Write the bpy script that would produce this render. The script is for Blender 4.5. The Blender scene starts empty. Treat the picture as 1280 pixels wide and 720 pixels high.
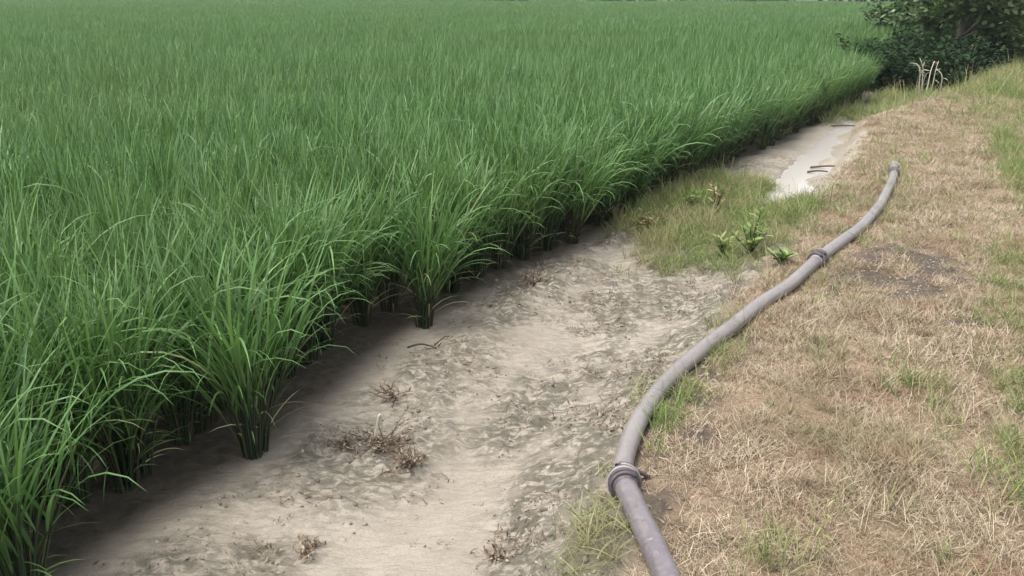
import bpy, math
import numpy as np

# ------------------------------------------------------------------ camera, light, exposure
scene = bpy.context.scene
col = scene.collection
FPX, CAM_H = 1050.0, 1.62
PITCH = math.atan((360 + 10) / FPX)
cam_d = bpy.data.cameras.new('camera')
cam_d.sensor_width = 36.0
cam_d.lens = 36.0 * FPX / 1280.0
cam_d.clip_start = 0.05
cam_d.clip_end = 3000
cam = bpy.data.objects.new('camera', cam_d)
cam.location = (0, 0, CAM_H)
cam.rotation_euler = (math.pi / 2 - PITCH, 0, 0)
col.objects.link(cam)
scene.camera = cam

SUN_EL, SUN_AZ = math.radians(68), math.radians(-112)      # azimuth from +Y, negative is to the left
world = bpy.data.worlds.new('World')
scene.world = world
world.use_nodes = True
wn, wl = world.node_tree.nodes, world.node_tree.links
wn.clear()
sky = wn.new('ShaderNodeTexSky')
sky.sky_type = 'NISHITA'
sky.sun_disc = False
sky.sun_elevation = SUN_EL
sky.sun_rotation = SUN_AZ
sky.dust_density = 3.0
sky.air_density = 1.0
hs = wn.new('ShaderNodeHueSaturation')
hs.inputs['Saturation'].default_value = 0.30
bg = wn.new('ShaderNodeBackground')
bg.inputs['Strength'].default_value = 0.15
wo = wn.new('ShaderNodeOutputWorld')
wl.new(sky.outputs['Color'], hs.inputs['Color'])
wl.new(hs.outputs['Color'], bg.inputs['Color'])
wl.new(bg.outputs['Background'], wo.inputs['Surface'])
sun_d = bpy.data.lights.new('sun', 'SUN')
sun_d.energy = 1.3
sun_d.angle = math.radians(24)
sun_d.color = (1.0, 0.965, 0.91)
sun = bpy.data.objects.new('sun', sun_d)
sun.rotation_euler = (math.pi / 2 - SUN_EL, 0, math.pi - SUN_AZ)
# a sun lamp shines along its -Z; aim it from azimuth SUN_AZ
from mathutils import Vector, Matrix
sdir = Vector((math.sin(SUN_AZ) * math.cos(SUN_EL), math.cos(SUN_AZ) * math.cos(SUN_EL), math.sin(SUN_EL)))
sun.rotation_euler = sdir.to_track_quat('Z', 'Y').to_euler()
sun.location = (-6, 2, 12)
col.objects.link(sun)
scene.view_settings.view_transform = 'Standard'
scene.view_settings.look = 'None'
scene.view_settings.exposure = 1.2
scene.view_settings.gamma = 1.0
scene.view_settings.use_curve_mapping = False
scene.render.engine = 'CYCLES'
scene.cycles.use_denoising = True
scene.cycles.max_bounces = 8
scene.cycles.transparent_max_bounces = 8
scene.cycles.volume_bounces = 0

# ------------------------------------------------------------------ helpers
rng = np.random.default_rng(7)


def at(u, v, z=0.0):
    """point on the level z seen at photo pixel (u, v)"""
    x, y = (u - 640) / FPX, (360 - v) / FPX
    s, c = math.sin(PITCH), math.cos(PITCH)
    dz, dy = -s + y * c, c + y * s
    t = (z - CAM_H) / dz
    return np.array([x * t, dy * t, z])


def project(p):
    p = np.atleast_2d(p)
    s, c = math.sin(PITCH), math.cos(PITCH)
    dx, dy, dz = p[:, 0], p[:, 1], p[:, 2] - CAM_H
    zc = dy * c - dz * s
    yc = dy * s + dz * c
    zc_ = np.maximum(zc, 1e-3)
    return 640 + FPX * dx / zc_, 360 - FPX * yc / zc_, zc


def _hash(ix, iy, seed):
    n = (ix.astype(np.int64) * 374761393 + iy.astype(np.int64) * 668265263 + seed * 1442695041) & 0xFFFFFFFF
    n = ((n ^ (n >> 13)) * 1274126177) & 0xFFFFFFFF
    n = n ^ (n >> 16)
    return (n & 0xFFFFFF) / float(0xFFFFFF)


def vnoise(x, y, seed=0):
    x, y = np.asarray(x, float), np.asarray(y, float)
    ix, iy = np.floor(x), np.floor(y)
    fx, fy = x - ix, y - iy
    fx, fy = fx * fx * (3 - 2 * fx), fy * fy * (3 - 2 * fy)
    a, b = _hash(ix, iy, seed), _hash(ix + 1, iy, seed)
    c, d = _hash(ix, iy + 1, seed), _hash(ix + 1, iy + 1, seed)
    return (a + (b - a) * fx) * (1 - fy) + (c + (d - c) * fx) * fy


def fbm(x, y, seed=0, octv=4):
    s, a, t = 0.0, 0.5, 0.0
    for o in range(octv):
        s = s + a * vnoise(np.asarray(x) * 2 ** o + 17.3 * o, np.asarray(y) * 2 ** o - 9.1 * o, seed + o)
        t += a
        a *= 0.5
    return s / t


def sstep(a, b, x):
    t = np.clip((x - a) / (b - a), 0, 1)
    return t * t * (3 - 2 * t)


def mesh_np(name, V, F, mats, attrs=None, mat_idx=None, smooth=True):
    """V (n,3); F (m,4) quads, or (m,3) triangles"""
    me = bpy.data.meshes.new(name)
    V = np.asarray(V, np.float32)
    F = np.asarray(F, np.int32)
    me.vertices.add(len(V))
    me.vertices.foreach_set('co', V.ravel())
    if len(F):
        k = F.shape[1]
        me.loops.add(F.size)
        me.loops.foreach_set('vertex_index', F.ravel())
        me.polygons.add(len(F))
        me.polygons.foreach_set('loop_start', np.arange(0, F.size, k, dtype=np.int32))
        me.polygons.foreach_set('loop_total', np.full(len(F), k, np.int32))
        if mat_idx is not None:
            me.polygons.foreach_set('material_index', np.asarray(mat_idx, np.int32))
        me.polygons.foreach_set('use_smooth', np.full(len(F), smooth))
    for n, a in (attrs or {}).items():
        a = np.asarray(a)
        if a.ndim == 2:
            at_ = me.attributes.new(n, 'FLOAT_VECTOR', 'POINT')
            at_.data.foreach_set('vector', a.astype(np.float32).ravel())
        elif a.dtype.kind == 'i':
            at_ = me.attributes.new(n, 'INT', 'POINT')
            at_.data.foreach_set('value', a.astype(np.int32))
        else:
            at_ = me.attributes.new(n, 'FLOAT', 'POINT')
            at_.data.foreach_set('value', a.astype(np.float32))
    for m in (mats if isinstance(mats, (list, tuple)) else [mats]):
        me.materials.append(m)
    me.update(calc_edges=True)
    return me


def link(name, data, parent=None, loc=None):
    o = bpy.data.objects.new(name, data)
    col.objects.link(o)
    if parent is not None:
        o.parent = parent
    if loc is not None:
        o.location = tuple(float(q) for q in loc)
    return o


def tag(o, label=None, cat=None, group=None, kind=None):
    if label:
        o['label'] = label
    if cat:
        o['category'] = cat
    if group:
        o['group'] = group
    if kind:
        o['kind'] = kind
    return o


class Geo:
    """gathers quads with the per-vertex attributes tint and along"""

    def __init__(self):
        self.V, self.F, self.T, self.A, self.M, self.n = [], [], [], [], [], 0

    def add(self, V, F, tint, along, m=0):
        self.V.append(V)
        self.F.append(F + self.n)
        self.T.append(np.broadcast_to(tint, (len(V),)))
        self.A.append(np.broadcast_to(along, (len(V),)))
        self.M.append(np.full(len(F), m))
        self.n += len(V)

    def mesh(self, name, mats, extra=None):
        V, F = np.concatenate(self.V), np.concatenate(self.F)
        at_ = {'tint': np.concatenate(self.T), 'along': np.concatenate(self.A)}
        at_.update(extra or {})
        return mesh_np(name, V, F, mats, at_, np.concatenate(self.M))

    def blades(self, base, az, tilt0, bend, length, width, nseg=6, tint=None, roll=None, fold=0.0, m=0, shape='rice', droop_pow=1.6):
        """many ribbons at once: tilt from vertical grows from tilt0 by bend along the ribbon"""
        n = len(base)
        az, tilt0, bend = (np.broadcast_to(np.asarray(q, float), (n,)) for q in (az, tilt0, bend))
        length, width = (np.broadcast_to(np.asarray(q, float), (n,)) for q in (length, width))
        tint = rng.random(n) if tint is None else np.broadcast_to(tint, (n,))
        roll = rng.normal(0, 0.5, n) if roll is None else np.broadcast_to(roll, (n,))
        s = np.linspace(0, 1, nseg + 1)
        ang = tilt0[:, None] + bend[:, None] * s[None, :] ** droop_pow
        ds = (length / nseg)[:, None]
        mid = 0.5 * (ang[:, 1:] + ang[:, :-1])
        r = np.concatenate([np.zeros((n, 1)), np.cumsum(np.sin(mid) * ds, 1)], 1)
        h = np.concatenate([np.zeros((n, 1)), np.cumsum(np.cos(mid) * ds, 1)], 1)
        ca, sa = np.cos(az)[:, None], np.sin(az)[:, None]
        P = np.stack([base[:, 0:1] + r * ca, base[:, 1:2] + r * sa, base[:, 2:3] + h], -1)
        side = np.stack([-sa + 0 * r, ca + 0 * r, 0 * r], -1)
        nrm = np.stack([-np.cos(ang) * ca, -np.cos(ang) * sa, np.sin(ang)], -1)
        rl = roll[:, None, None]
        W = np.cos(rl) * side + np.sin(rl) * nrm
        if shape == 'rice':
            prof = np.minimum(1, 0.45 + 2.2 * s) * (1 - s ** 2.6) ** 0.8
        elif shape == 'leaf':
            prof = np.sin(np.pi * np.clip(s * 0.93 + 0.05, 0, 1)) ** 0.8
        else:
            prof = 1 - 0.75 * s
        prof = np.maximum(prof, 0.02)
        hw = 0.5 * width[:, None, None] * prof[None, :, None]
        L, R = P - W * hw, P + W * hw
        V = np.stack([L, R], 2).reshape(-1, 3)
        k = nseg + 1
        b = (np.arange(n) * k * 2)[:, None] + (np.arange(nseg) * 2)[None, :]
        F = np.stack([b, b + 1, b + 3, b + 2], -1).reshape(-1, 4)
        self.add(V, F, np.repeat(tint, k * 2), np.tile(np.repeat(s, 2), n), m)
        return P

    def tube(self, pts, rad, sides=6, tint=0.5, m=0, cap=True):
        pts = np.asarray(pts, float)
        n = len(pts)
        rad = np.broadcast_to(np.asarray(rad, float), (n,))
        tan = np.gradient(pts, axis=0)
        tan /= np.linalg.norm(tan, axis=1, keepdims=True) + 1e-9
        ref = np.array([0, 0, 1.0]) if abs(tan[:, 2]).mean() < 0.8 else np.array([1.0, 0, 0])
        a = np.cross(tan, ref)
        a /= np.linalg.norm(a, axis=1, keepdims=True) + 1e-9
        b = np.cross(a, tan)
        th = np.linspace(0, 2 * np.pi, sides, endpoint=False)
        V = pts[:, None, :] + rad[:, None, None] * (np.cos(th)[None, :, None] * a[:, None, :] + np.sin(th)[None, :, None] * b[:, None, :])
        V = V.reshape(-1, 3)
        i = (np.arange(n - 1) * sides)[:, None]
        j = np.arange(sides)[None, :]
        jn = (j + 1) % sides
        F = np.stack([i + j, i + jn, i + sides + jn, i + sides + j], -1).reshape(-1, 4)
        al = np.repeat(np.linspace(0, 1, n), sides)
        if cap:
            V = np.concatenate([V, pts[:1], pts[-1:]])
            c0, c1 = n * sides, n * sides + 1
            jj = np.arange(0, sides, 2)
            e = (n - 1) * sides
            F = np.concatenate([F, np.stack([np.full(len(jj), c0), (jj + 2) % sides, (jj + 1) % sides, jj], -1),
                                np.stack([np.full(len(jj), c1), e + jj, e + (jj + 1) % sides, e + (jj + 2) % sides], -1)])
            al = np.concatenate([al, [0, 1]])
        self.add(V, F, tint, al, m)


def spline(P, step):
    """Catmull-Rom through P, resampled at about step"""
    P = np.asarray(P, float)
    Q = np.concatenate([2 * P[:1] - P[1:2], P, 2 * P[-1:] - P[-2:-1]])
    out = []
    for i in range(len(P) - 1):
        p0, p1, p2, p3 = Q[i:i + 4]
        t = np.linspace(0, 1, 24, endpoint=False)[:, None]
        out.append(0.5 * (2 * p1 + (p2 - p0) * t + (2 * p0 - 5 * p1 + 4 * p2 - p3) * t ** 2 + (3 * p1 - p0 - 3 * p2 + p3) * t ** 3))
    out = np.concatenate(out + [P[-1:]])
    d = np.concatenate([[0], np.cumsum(np.linalg.norm(np.diff(out, axis=0), axis=1))])
    s = np.arange(0, d[-1], step)
    return np.stack([np.interp(s, d, out[:, k]) for k in range(P.shape[1])], 1)


# ------------------------------------------------------------------ materials
def new_mat(name):
    m = bpy.data.materials.new(name)
    m.use_nodes = True
    nt = m.node_tree
    return m, nt, nt.nodes, nt.links, nt.nodes['Principled BSDF']


def attr(nd, name):
    a = nd.new('ShaderNodeAttribute')
    a.attribute_name = name
    return a.outputs['Fac']


def noise(nd, lk, scale, detail=4, rough=0.55, vec=None, dist=0.0):
    t = nd.new('ShaderNodeTexNoise')
    t.inputs['Scale'].default_value = scale
    t.inputs['Detail'].default_value = detail
    t.inputs['Roughness'].default_value = rough
    t.inputs['Distortion'].default_value = dist
    if vec is not None:
        lk.new(vec, t.inputs['Vector'])
    return t.outputs['Fac']


def ramp(nd, lk, src, stops):
    r = nd.new('ShaderNodeValToRGB')
    el = r.color_ramp.elements
    while len(el) < len(stops):
        el.new(0.5)
    for e, (p, c) in zip(el, stops):
        e.position = p
        e.color = (c, c, c, 1) if isinstance(c, (int, float)) else (*c, 1)
    lk.new(src, r.inputs['Fac'])
    return r.outputs['Color']


def mixc(nd, lk, fac, a, b, mode='MIX'):
    m = nd.new('ShaderNodeMix')
    m.data_type = 'RGBA'
    m.blend_type = mode
    for s, q in ((m.inputs[0], fac), (m.inputs[6], a), (m.inputs[7], b)):
        if hasattr(q, 'links'):
            lk.new(q, s)
        elif isinstance(q, (int, float)):
            s.default_value = q
        else:
            s.default_value = (*q, 1)
    return m.outputs[2]


def math_(nd, lk, op, a, b=0.0, clamp=False):
    m = nd.new('ShaderNodeMath')
    m.operation = op
    m.use_clamp = clamp
    for s, q in ((m.inputs[0], a), (m.inputs[1], b)):
        if hasattr(q, 'links'):
            lk.new(q, s)
        else:
            s.default_value = q
    return m.outputs[0]


def leaf_mat(name, stops, transl=0.35, rough=0.5, patch=None, spec=0.4, tip=None):
    """stops: colour by the blade's own tint; patch: (colour, scale, lo, hi) mixes a second colour in wide patches of the place"""
    m, nt, nd, lk, pb = new_mat(name)
    oi = nd.new('ShaderNodeObjectInfo')
    t = math_(nd, lk, 'ADD', attr(nd, 'tint'), math_(nd, lk, 'MULTIPLY', math_(nd, lk, 'SUBTRACT', oi.outputs['Random'], 0.5), 0.22), True)
    c = ramp(nd, lk, t, stops)
    if tip:
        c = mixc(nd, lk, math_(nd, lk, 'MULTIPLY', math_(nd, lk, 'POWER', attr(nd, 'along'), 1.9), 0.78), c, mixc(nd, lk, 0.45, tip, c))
    if patch:
        g = nd.new('ShaderNodeNewGeometry')
        for (pc, sc, lo, hi) in patch:
            c = mixc(nd, lk, ramp(nd, lk, noise(nd, lk, sc, 3, 0.55, g.outputs['Position']), [(lo, 0.0), (hi, 1.0)]), c, mixc(nd, lk, 0.65, c, pc))
    lk.new(c, pb.inputs['Base Color'])
    pb.inputs['Roughness'].default_value = rough
    pb.inputs['Specular IOR Level'].default_value = spec
    if transl:
        tr = nd.new('ShaderNodeBsdfTranslucent')
        lk.new(mixc(nd, lk, 0.5, c, (0.13, 0.25, 0.04), 'MIX'), tr.inputs['Color'])
        ms = nd.new('ShaderNodeMixShader')
        ms.inputs[0].default_value = transl
        lk.new(pb.outputs[0], ms.inputs[1])
        lk.new(tr.outputs[0], ms.inputs[2])
        lk.new(ms.outputs[0], nd['Material Output'].inputs['Surface'])
    return m


M = {}
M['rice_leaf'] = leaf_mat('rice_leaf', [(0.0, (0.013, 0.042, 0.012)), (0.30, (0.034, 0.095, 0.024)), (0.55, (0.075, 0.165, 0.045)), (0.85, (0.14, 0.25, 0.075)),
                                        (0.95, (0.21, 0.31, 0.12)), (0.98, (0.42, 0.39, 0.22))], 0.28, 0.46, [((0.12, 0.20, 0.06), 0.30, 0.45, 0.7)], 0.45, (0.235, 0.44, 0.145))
M['rice_stem'] = leaf_mat('rice_stem', [(0.0, (0.014, 0.026, 0.012)), (0.6, (0.026, 0.048, 0.018)), (0.85, (0.09, 0.08, 0.04)), (1.0, (0.07, 0.04, 0.028))], 0.1, 0.6)
M['dry_grass'] = leaf_mat('dry_grass', [(0.0, (0.145, 0.095, 0.055)), (0.35, (0.335, 0.255, 0.175)), (0.75, (0.51, 0.405, 0.295)), (1.0, (0.65, 0.55, 0.42))], 0.15, 0.7,
                          [((0.19, 0.17, 0.08), 1.1, 0.50, 0.68), ((0.17, 0.12, 0.075), 5.0, 0.55, 0.70), ((0.30, 0.165, 0.11), 2.3, 0.52, 0.70)], 0.25)
M['green_grass'] = leaf_mat('green_grass', [(0.0, (0.075, 0.12, 0.03)), (0.5, (0.17, 0.24, 0.065)), (0.82, (0.31, 0.36, 0.11)), (1.0, (0.5, 0.42, 0.25))], 0.3, 0.55,
                            [((0.36, 0.29, 0.17), 2.6, 0.42, 0.60)])
M['weed_leaf'] = leaf_mat('weed_leaf', [(0.0, (0.12, 0.19, 0.045)), (0.6, (0.24, 0.31, 0.09)), (1.0, (0.44, 0.44, 0.2))], 0.35, 0.5)
M['red_leaf'] = leaf_mat('red_leaf', [(0.0, (0.14, 0.075, 0.045)), (0.6, (0.27, 0.19, 0.09)), (1.0, (0.5, 0.42, 0.24))], 0.25, 0.55)
M['straw'] = leaf_mat('straw', [(0.0, (0.36, 0.32, 0.23)), (1.0, (0.66, 0.62, 0.5))], 0.1, 0.7)
M['dead'] = leaf_mat('dead', [(0.0, (0.07, 0.05, 0.035)), (0.5, (0.18, 0.12, 0.08)), (1.0, (0.42, 0.34, 0.25))], 0.1, 0.8)
M['tree_leaf'] = leaf_mat('tree_leaf', [(0.0, (0.025, 0.05, 0.02)), (0.5, (0.055, 0.105, 0.04)), (0.82, (0.13, 0.19, 0.08)), (1.0, (0.30, 0.36, 0.21))], 0.25, 0.5)
M['light_leaf'] = leaf_mat('light_leaf', [(0.0, (0.035, 0.07, 0.025)), (0.45, (0.085, 0.15, 0.055)), (0.8, (0.18, 0.25, 0.11)), (1.0, (0.34, 0.40, 0.25))], 0.3, 0.45)
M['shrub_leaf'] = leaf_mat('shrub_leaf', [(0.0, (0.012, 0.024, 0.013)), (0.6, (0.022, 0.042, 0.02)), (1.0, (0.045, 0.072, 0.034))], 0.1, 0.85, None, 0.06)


def bark_mat():
    m, nt, nd, lk, pb = new_mat('bark')
    g = nd.new('ShaderNodeNewGeometry')
    mp = nd.new('ShaderNodeMapping')
    mp.inputs['Scale'].default_value = (1, 1, 0.2)
    lk.new(g.outputs['Position'], mp.inputs['Vector'])
    f = noise(nd, lk, 22, 5, 0.65, mp.outputs[0])
    lk.new(ramp(nd, lk, f, [(0.3, (0.09, 0.07, 0.05)), (0.7, (0.3, 0.27, 0.22))]), pb.inputs['Base Color'])
    pb.inputs['Roughness'].default_value = 0.9
    b = nd.new('ShaderNodeBump')
    b.inputs['Strength'].default_value = 0.7
    b.inputs['Distance'].default_value = 0.02
    lk.new(f, b.inputs['Height'])
    lk.new(b.outputs[0], pb.inputs['Normal'])
    return m


M['bark'] = bark_mat()


def ground_mat():
    """one soil for the whole sheet: silt in the channel, straw litter on the bank, dark soil in the paddy"""
    m, nt, nd, lk, pb = new_mat('ground')
    g = nd.new('ShaderNodeNewGeometry')
    P = g.outputs['Position']
    fine = noise(nd, lk, 95, 5, 0.7, P)
    mid = noise(nd, lk, 21, 5, 0.6, P, 0.6)
    big = noise(nd, lk, 2.6, 4, 0.55, P)
    grit = noise(nd, lk, 260, 3, 0.7, P)
    silt = ramp(nd, lk, big, [(0.32, (0.335, 0.29, 0.23)), (0.7, (0.43, 0.378, 0.305))])
    silt = mixc(nd, lk, ramp(nd, lk, fine, [(0.3, 0.4), (0.6, 0.0)]), silt, (0.225, 0.18, 0.14))
    mp = nd.new('ShaderNodeMapping')
    mp.inputs['Scale'].default_value = (9, 30, 9)
    mp.inputs['Rotation'].default_value = (0, 0, 0.12)
    lk.new(P, mp.inputs['Vector'])
    streak = noise(nd, lk, 1.0, 6, 0.68, mp.outputs[0], 0.9)
    sf = math_(nd, lk, 'MULTIPLY', ramp(nd, lk, streak, [(0.47, 0.0), (0.57, 1.0)]), math_(nd, lk, 'ADD', math_(nd, lk, 'MULTIPLY', attr(nd, 'rough'), 0.8), 0.14))
    silt = mixc(nd, lk, sf, silt, (0.125, 0.108, 0.081))
    # damp, algae stained clods in the rough strips
    dampf = math_(nd, lk, 'MULTIPLY', attr(nd, 'rough'), ramp(nd, lk, mid, [(0.42, 0.0), (0.55, 1.0)]))
    silt = mixc(nd, lk, math_(nd, lk, 'MULTIPLY', dampf, 0.8), silt, (0.105, 0.096, 0.070))
    silt = mixc(nd, lk, ramp(nd, lk, grit, [(0.66, 0.0), (0.73, 0.55)]), silt, (0.11, 0.09, 0.07))
    litter = ramp(nd, lk, noise(nd, lk, 60, 5, 0.75, P), [(0.3, (0.13, 0.085, 0.052)), (0.55, (0.29, 0.205, 0.135)), (0.75, (0.40, 0.30, 0.2))])
    litter = mixc(nd, lk, ramp(nd, lk, noise(nd, lk, 1.9, 4, 0.6, P), [(0.45, 0.0), (0.68, 0.8)]), litter, (0.12, 0.105, 0.06))
    litter = mixc(nd, lk, math_(nd, lk, 'MULTIPLY', attr(nd, 'bare'), ramp(nd, lk, mid, [(0.35, 1.0), (0.65, 0.7)])), litter, (0.06, 0.047, 0.035))  # dark colour for bare earth and for the shadow painted beside the pipe
    soil = ramp(nd, lk, mid, [(0.3, (0.045, 0.036, 0.026)), (0.7, (0.11, 0.09, 0.066))])
    c = mixc(nd, lk, attr(nd, 'bankness'), silt, litter)
    c = mixc(nd, lk, attr(nd, 'weedy'), c, mixc(nd, lk, ramp(nd, lk, fine, [(0.35, 0.0), (0.65, 1.0)]), (0.07, 0.075, 0.035), (0.19, 0.155, 0.1)))
    c = mixc(nd, lk, attr(nd, 'paddy'), c, soil)
    lk.new(c, pb.inputs['Base Color'])
    rg = nd.new('ShaderNodeMapRange')
    lk.new(attr(nd, 'wet'), rg.inputs[0])
    rg.inputs[3].default_value = 0.82
    rg.inputs[4].default_value = 0.30
    lk.new(rg.outputs[0], pb.inputs['Roughness'])
    pb.inputs['Specular IOR Level'].default_value = 0.35
    h = math_(nd, lk, 'ADD', math_(nd, lk, 'ADD', math_(nd, lk, 'MULTIPLY', mid, 0.6), math_(nd, lk, 'MULTIPLY', streak, 0.9)), math_(nd, lk, 'MULTIPLY', fine, 0.45))
    b = nd.new('ShaderNodeBump')
    b.inputs['Strength'].default_value = 0.8
    b.inputs['Distance'].default_value = 0.02
    lk.new(h, b.inputs['Height'])
    lk.new(b.outputs[0], pb.inputs['Normal'])
    return m


M['ground'] = ground_mat()


def water_mat():
    m, nt, nd, lk, pb = new_mat('muddy_water')
    g = nd.new('ShaderNodeNewGeometry')
    pb.inputs['Base Color'].default_value = (0.47, 0.435, 0.405, 1)
    pb.inputs['Roughness'].default_value = 0.09
    pb.inputs['IOR'].default_value = 1.33
    b = nd.new('ShaderNodeBump')
    b.inputs['Strength'].default_value = 0.12
    b.inputs['Distance'].default_value = 0.01
    lk.new(noise(nd, lk, 14, 2, 0.5, g.outputs['Position']), b.inputs['Height'])
    lk.new(b.outputs[0], pb.inputs['Normal'])
    return m


M['water'] = water_mat()


def pipe_mat(name, c0, c1, dirt, rough):
    m, nt, nd, lk, pb = new_mat(name)
    g = nd.new('ShaderNodeNewGeometry')
    P = g.outputs['Position']
    c = ramp(nd, lk, noise(nd, lk, 5, 4, 0.6, P), [(0.3, c0), (0.7, c1)])
    c = mixc(nd, lk, ramp(nd, lk, noise(nd, lk, 42, 5, 0.75, P), [(0.5, 0.0), (0.72, 0.75)]), c, dirt)
    lk.new(c, pb.inputs['Base Color'])
    pb.inputs['Roughness'].default_value = rough
    b = nd.new('ShaderNodeBump')
    b.inputs['Strength'].default_value = 0.25
    b.inputs['Distance'].default_value = 0.003
    lk.new(noise(nd, lk, 130, 3, 0.6, P), b.inputs['Height'])
    lk.new(b.outputs[0], pb.inputs['Normal'])
    return m


M['pipe_near'] = pipe_mat('purple_grey_plastic', (0.115, 0.098, 0.108), (0.19, 0.167, 0.176), (0.27, 0.225, 0.19), 0.3)
M['pipe_far'] = pipe_mat('weathered_plastic', (0.172, 0.150, 0.148), (0.25, 0.224, 0.212), (0.30, 0.25, 0.2), 0.32)
M['rubber'] = pipe_mat('dark_strap', (0.045, 0.036, 0.04), (0.085, 0.07, 0.075), (0.16, 0.13, 0.11), 0.55)
M['pale_strap'] = pipe_mat('worn_strap', (0.24, 0.21, 0.21), (0.34, 0.3, 0.29), (0.2, 0.16, 0.13), 0.5)

# ------------------------------------------------------------------ the lie of the land
ZP = -0.20                                               # paddy and channel level
re = np.array([at(60, 738, ZP), at(318, 575, ZP), at(528, 408, ZP), at(775, 283, ZP), at(905, 215, ZP), at(1085, 128, ZP)])
RY, RX = re[:, 1], re[:, 0]


def rice_edge(y):
    y = np.asarray(y, float)
    s0, s1 = (RX[1] - RX[0]) / (RY[1] - RY[0]), (RX[-1] - RX[-2]) / (RY[-1] - RY[-2])
    return np.where(y < RY[0], RX[0] + (y - RY[0]) * s0, np.where(y > RY[-1], RX[-1] + (y - RY[-1]) * s1, np.interp(y, RY, RX)))


be = np.array([at(*p, -0.04) for p in ((775, 748), (772, 665), (772, 592), (806, 515), (855, 452), (908, 398), (958, 345), (1003, 275), (1045, 232),
                                       (1070, 195), (1082, 150), (1120, 137), (1200, 119), (1272, 81))])
BY, BX = be[:, 1], be[:, 0]


def bank_edge(y):
    y = np.asarray(y, float)
    s0, s1 = (BX[1] - BX[0]) / (BY[1] - BY[0]), (BX[-1] - BX[-3]) / (BY[-1] - BY[-3])
    return np.where(y < BY[0], BX[0] + (y - BY[0]) * 0.45, np.where(y > BY[-1], BX[-1] + (y - BY[-1]) * s1, np.interp(y, BY, BX)))


pipe_px = [(905, 1080), (862, 830), (846, 760), (832, 716), (812, 668), (792, 622), (779, 588), (783, 556), (800, 517), (832, 473), (878, 432), (930, 394), (980, 356),
           (1022, 325), (1062, 297), (1088, 272), (1106, 245), (1116, 222), (1117, 208)]
PR = 0.040
pipe_line = spline([at(u, v, PR)[:2] for u, v in pipe_px], 0.03)


def ell(cx, cy, rx, ry, z=-0.08):
    """a blob of ground seen round pixel (cx, cy): centre and world radii"""
    c = at(cx, cy, z)
    a, b = at(cx + rx, cy, z), at(cx, cy - ry, z)
    return c[0], c[1], max(abs(a[0] - c[0]), 0.05), max(abs(b[1] - c[1]), 0.05)


def blob(x, y, e, soft=0.5):
    d = np.sqrt(((x - e[0] - (y - e[1]) * 0.45) / e[2]) ** 2 + ((y - e[1]) / e[3]) ** 2)
    return 1 - sstep(1 - soft, 1 + soft, d)


weed_ells = [ell(985, 300, 30, 18), ell(905, 250, 70, 28), ell(885, 272, 62, 36), ell(960, 285, 50, 35), ell(850, 240, 45, 28), ell(745, 700, 52, 42)]
water_ell = [ell(992, 236, 36, 24, -0.17), ell(1022, 205, 30, 30, -0.17), ell(1050, 172, 22, 24, -0.17)]
rough_ells = [ell(820, 340, 95, 40), ell(735, 560, 75, 80), ell(640, 690, 40, 40), ell(700, 450, 60, 60), ell(480, 545, 100, 60), ell(690, 330, 80, 40),
              ell(560, 450, 60, 40), ell(945, 205, 45, 28), ell(500, 490, 110, 60), ell(250, 680, 120, 60), ell(420, 700, 70, 30)]


ROUGH_W = [1, 1, 1, 0.9, 0.6, 0.8, 0.6, 0.45, 0.45, 0.7, 0.5]


def masks(x, y):
    wob = (fbm(x * 2.2, y * 2.2, 11, 4) - 0.5) * 0.55 * np.clip(y / 6, 0.35, 1.6)
    bank = sstep(-0.10, 0.14, x - bank_edge(y) + wob * 0.6)
    pad = 1 - sstep(-0.16, 0.12, x - rice_edge(y) + wob * 0.35)
    weedy = np.zeros_like(x)
    for e in weed_ells:
        weedy = np.maximum(weedy, blob(x + wob * 0.4, y + wob * 0.5, e, 0.45))
    far = sstep(11.5, 14.0, y) * (1 - bank) * (1 - pad)
    weedy = np.maximum(weedy, far)
    wat = np.zeros_like(x)
    for e in water_ell:
        wat = np.maximum(wat, blob(x + wob * 0.7, y + wob, e, 0.4))
    off = x - rice_edge(y)
    rough = 0.9 * np.exp(-((off - 0.30 - 0.10 * np.sin(y * 1.7)) / 0.17) ** 2) * sstep(2.2, 3.4, y) * (1 - sstep(7.0, 8, y))
    for k, e in enumerate(rough_ells):
        rough = np.maximum(rough, blob(x + wob * 0.6, y + wob, e, 0.6) * ROUGH_W[k])
    side = np.exp(-((x - bank_edge(y) + 0.20) / 0.20) ** 2) * sstep(1.6, 2.2, y) * (1 - sstep(5.6, 6.6, y))
    rough = np.maximum(rough, side * 1.3)
    rough = np.clip(rough * (0.5 + 0.9 * sstep(0.33, 0.58, fbm(x * 5, y * 5, 31, 4))), 0, 1)
    return bank, pad, weedy, wat, rough


def pipe_dist(x, y):
    out = np.full(len(x), 9.0)
    for p in pipe_line[::4]:
        out = np.minimum(out, np.hypot(x - p[0], y - p[1]))
    return out


bare_and_shade_ells = [ell(1140, 335, 75, 36, 0), ell(1200, 400, 35, 18, 0), ell(845, 560, 42, 60, 0), ell(865, 490, 38, 45, 0), ell(900, 450, 38, 30, 0), ell(825, 605, 30, 50, 0), ell(1060, 345, 30, 18, 0), ell(812, 640, 22, 60, 0)]  # bare earth patches, plus the pipe's contact shadow painted along its right side


def bare_and_shade(x, y):
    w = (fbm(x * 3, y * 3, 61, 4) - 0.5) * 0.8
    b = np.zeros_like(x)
    for e in bare_and_shade_ells:
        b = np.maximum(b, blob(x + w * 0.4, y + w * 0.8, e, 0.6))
    return np.clip(b * (0.30 + 1.0 * sstep(0.36, 0.58, fbm(x * 7, y * 7, 63, 3))), 0, 1)


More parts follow.
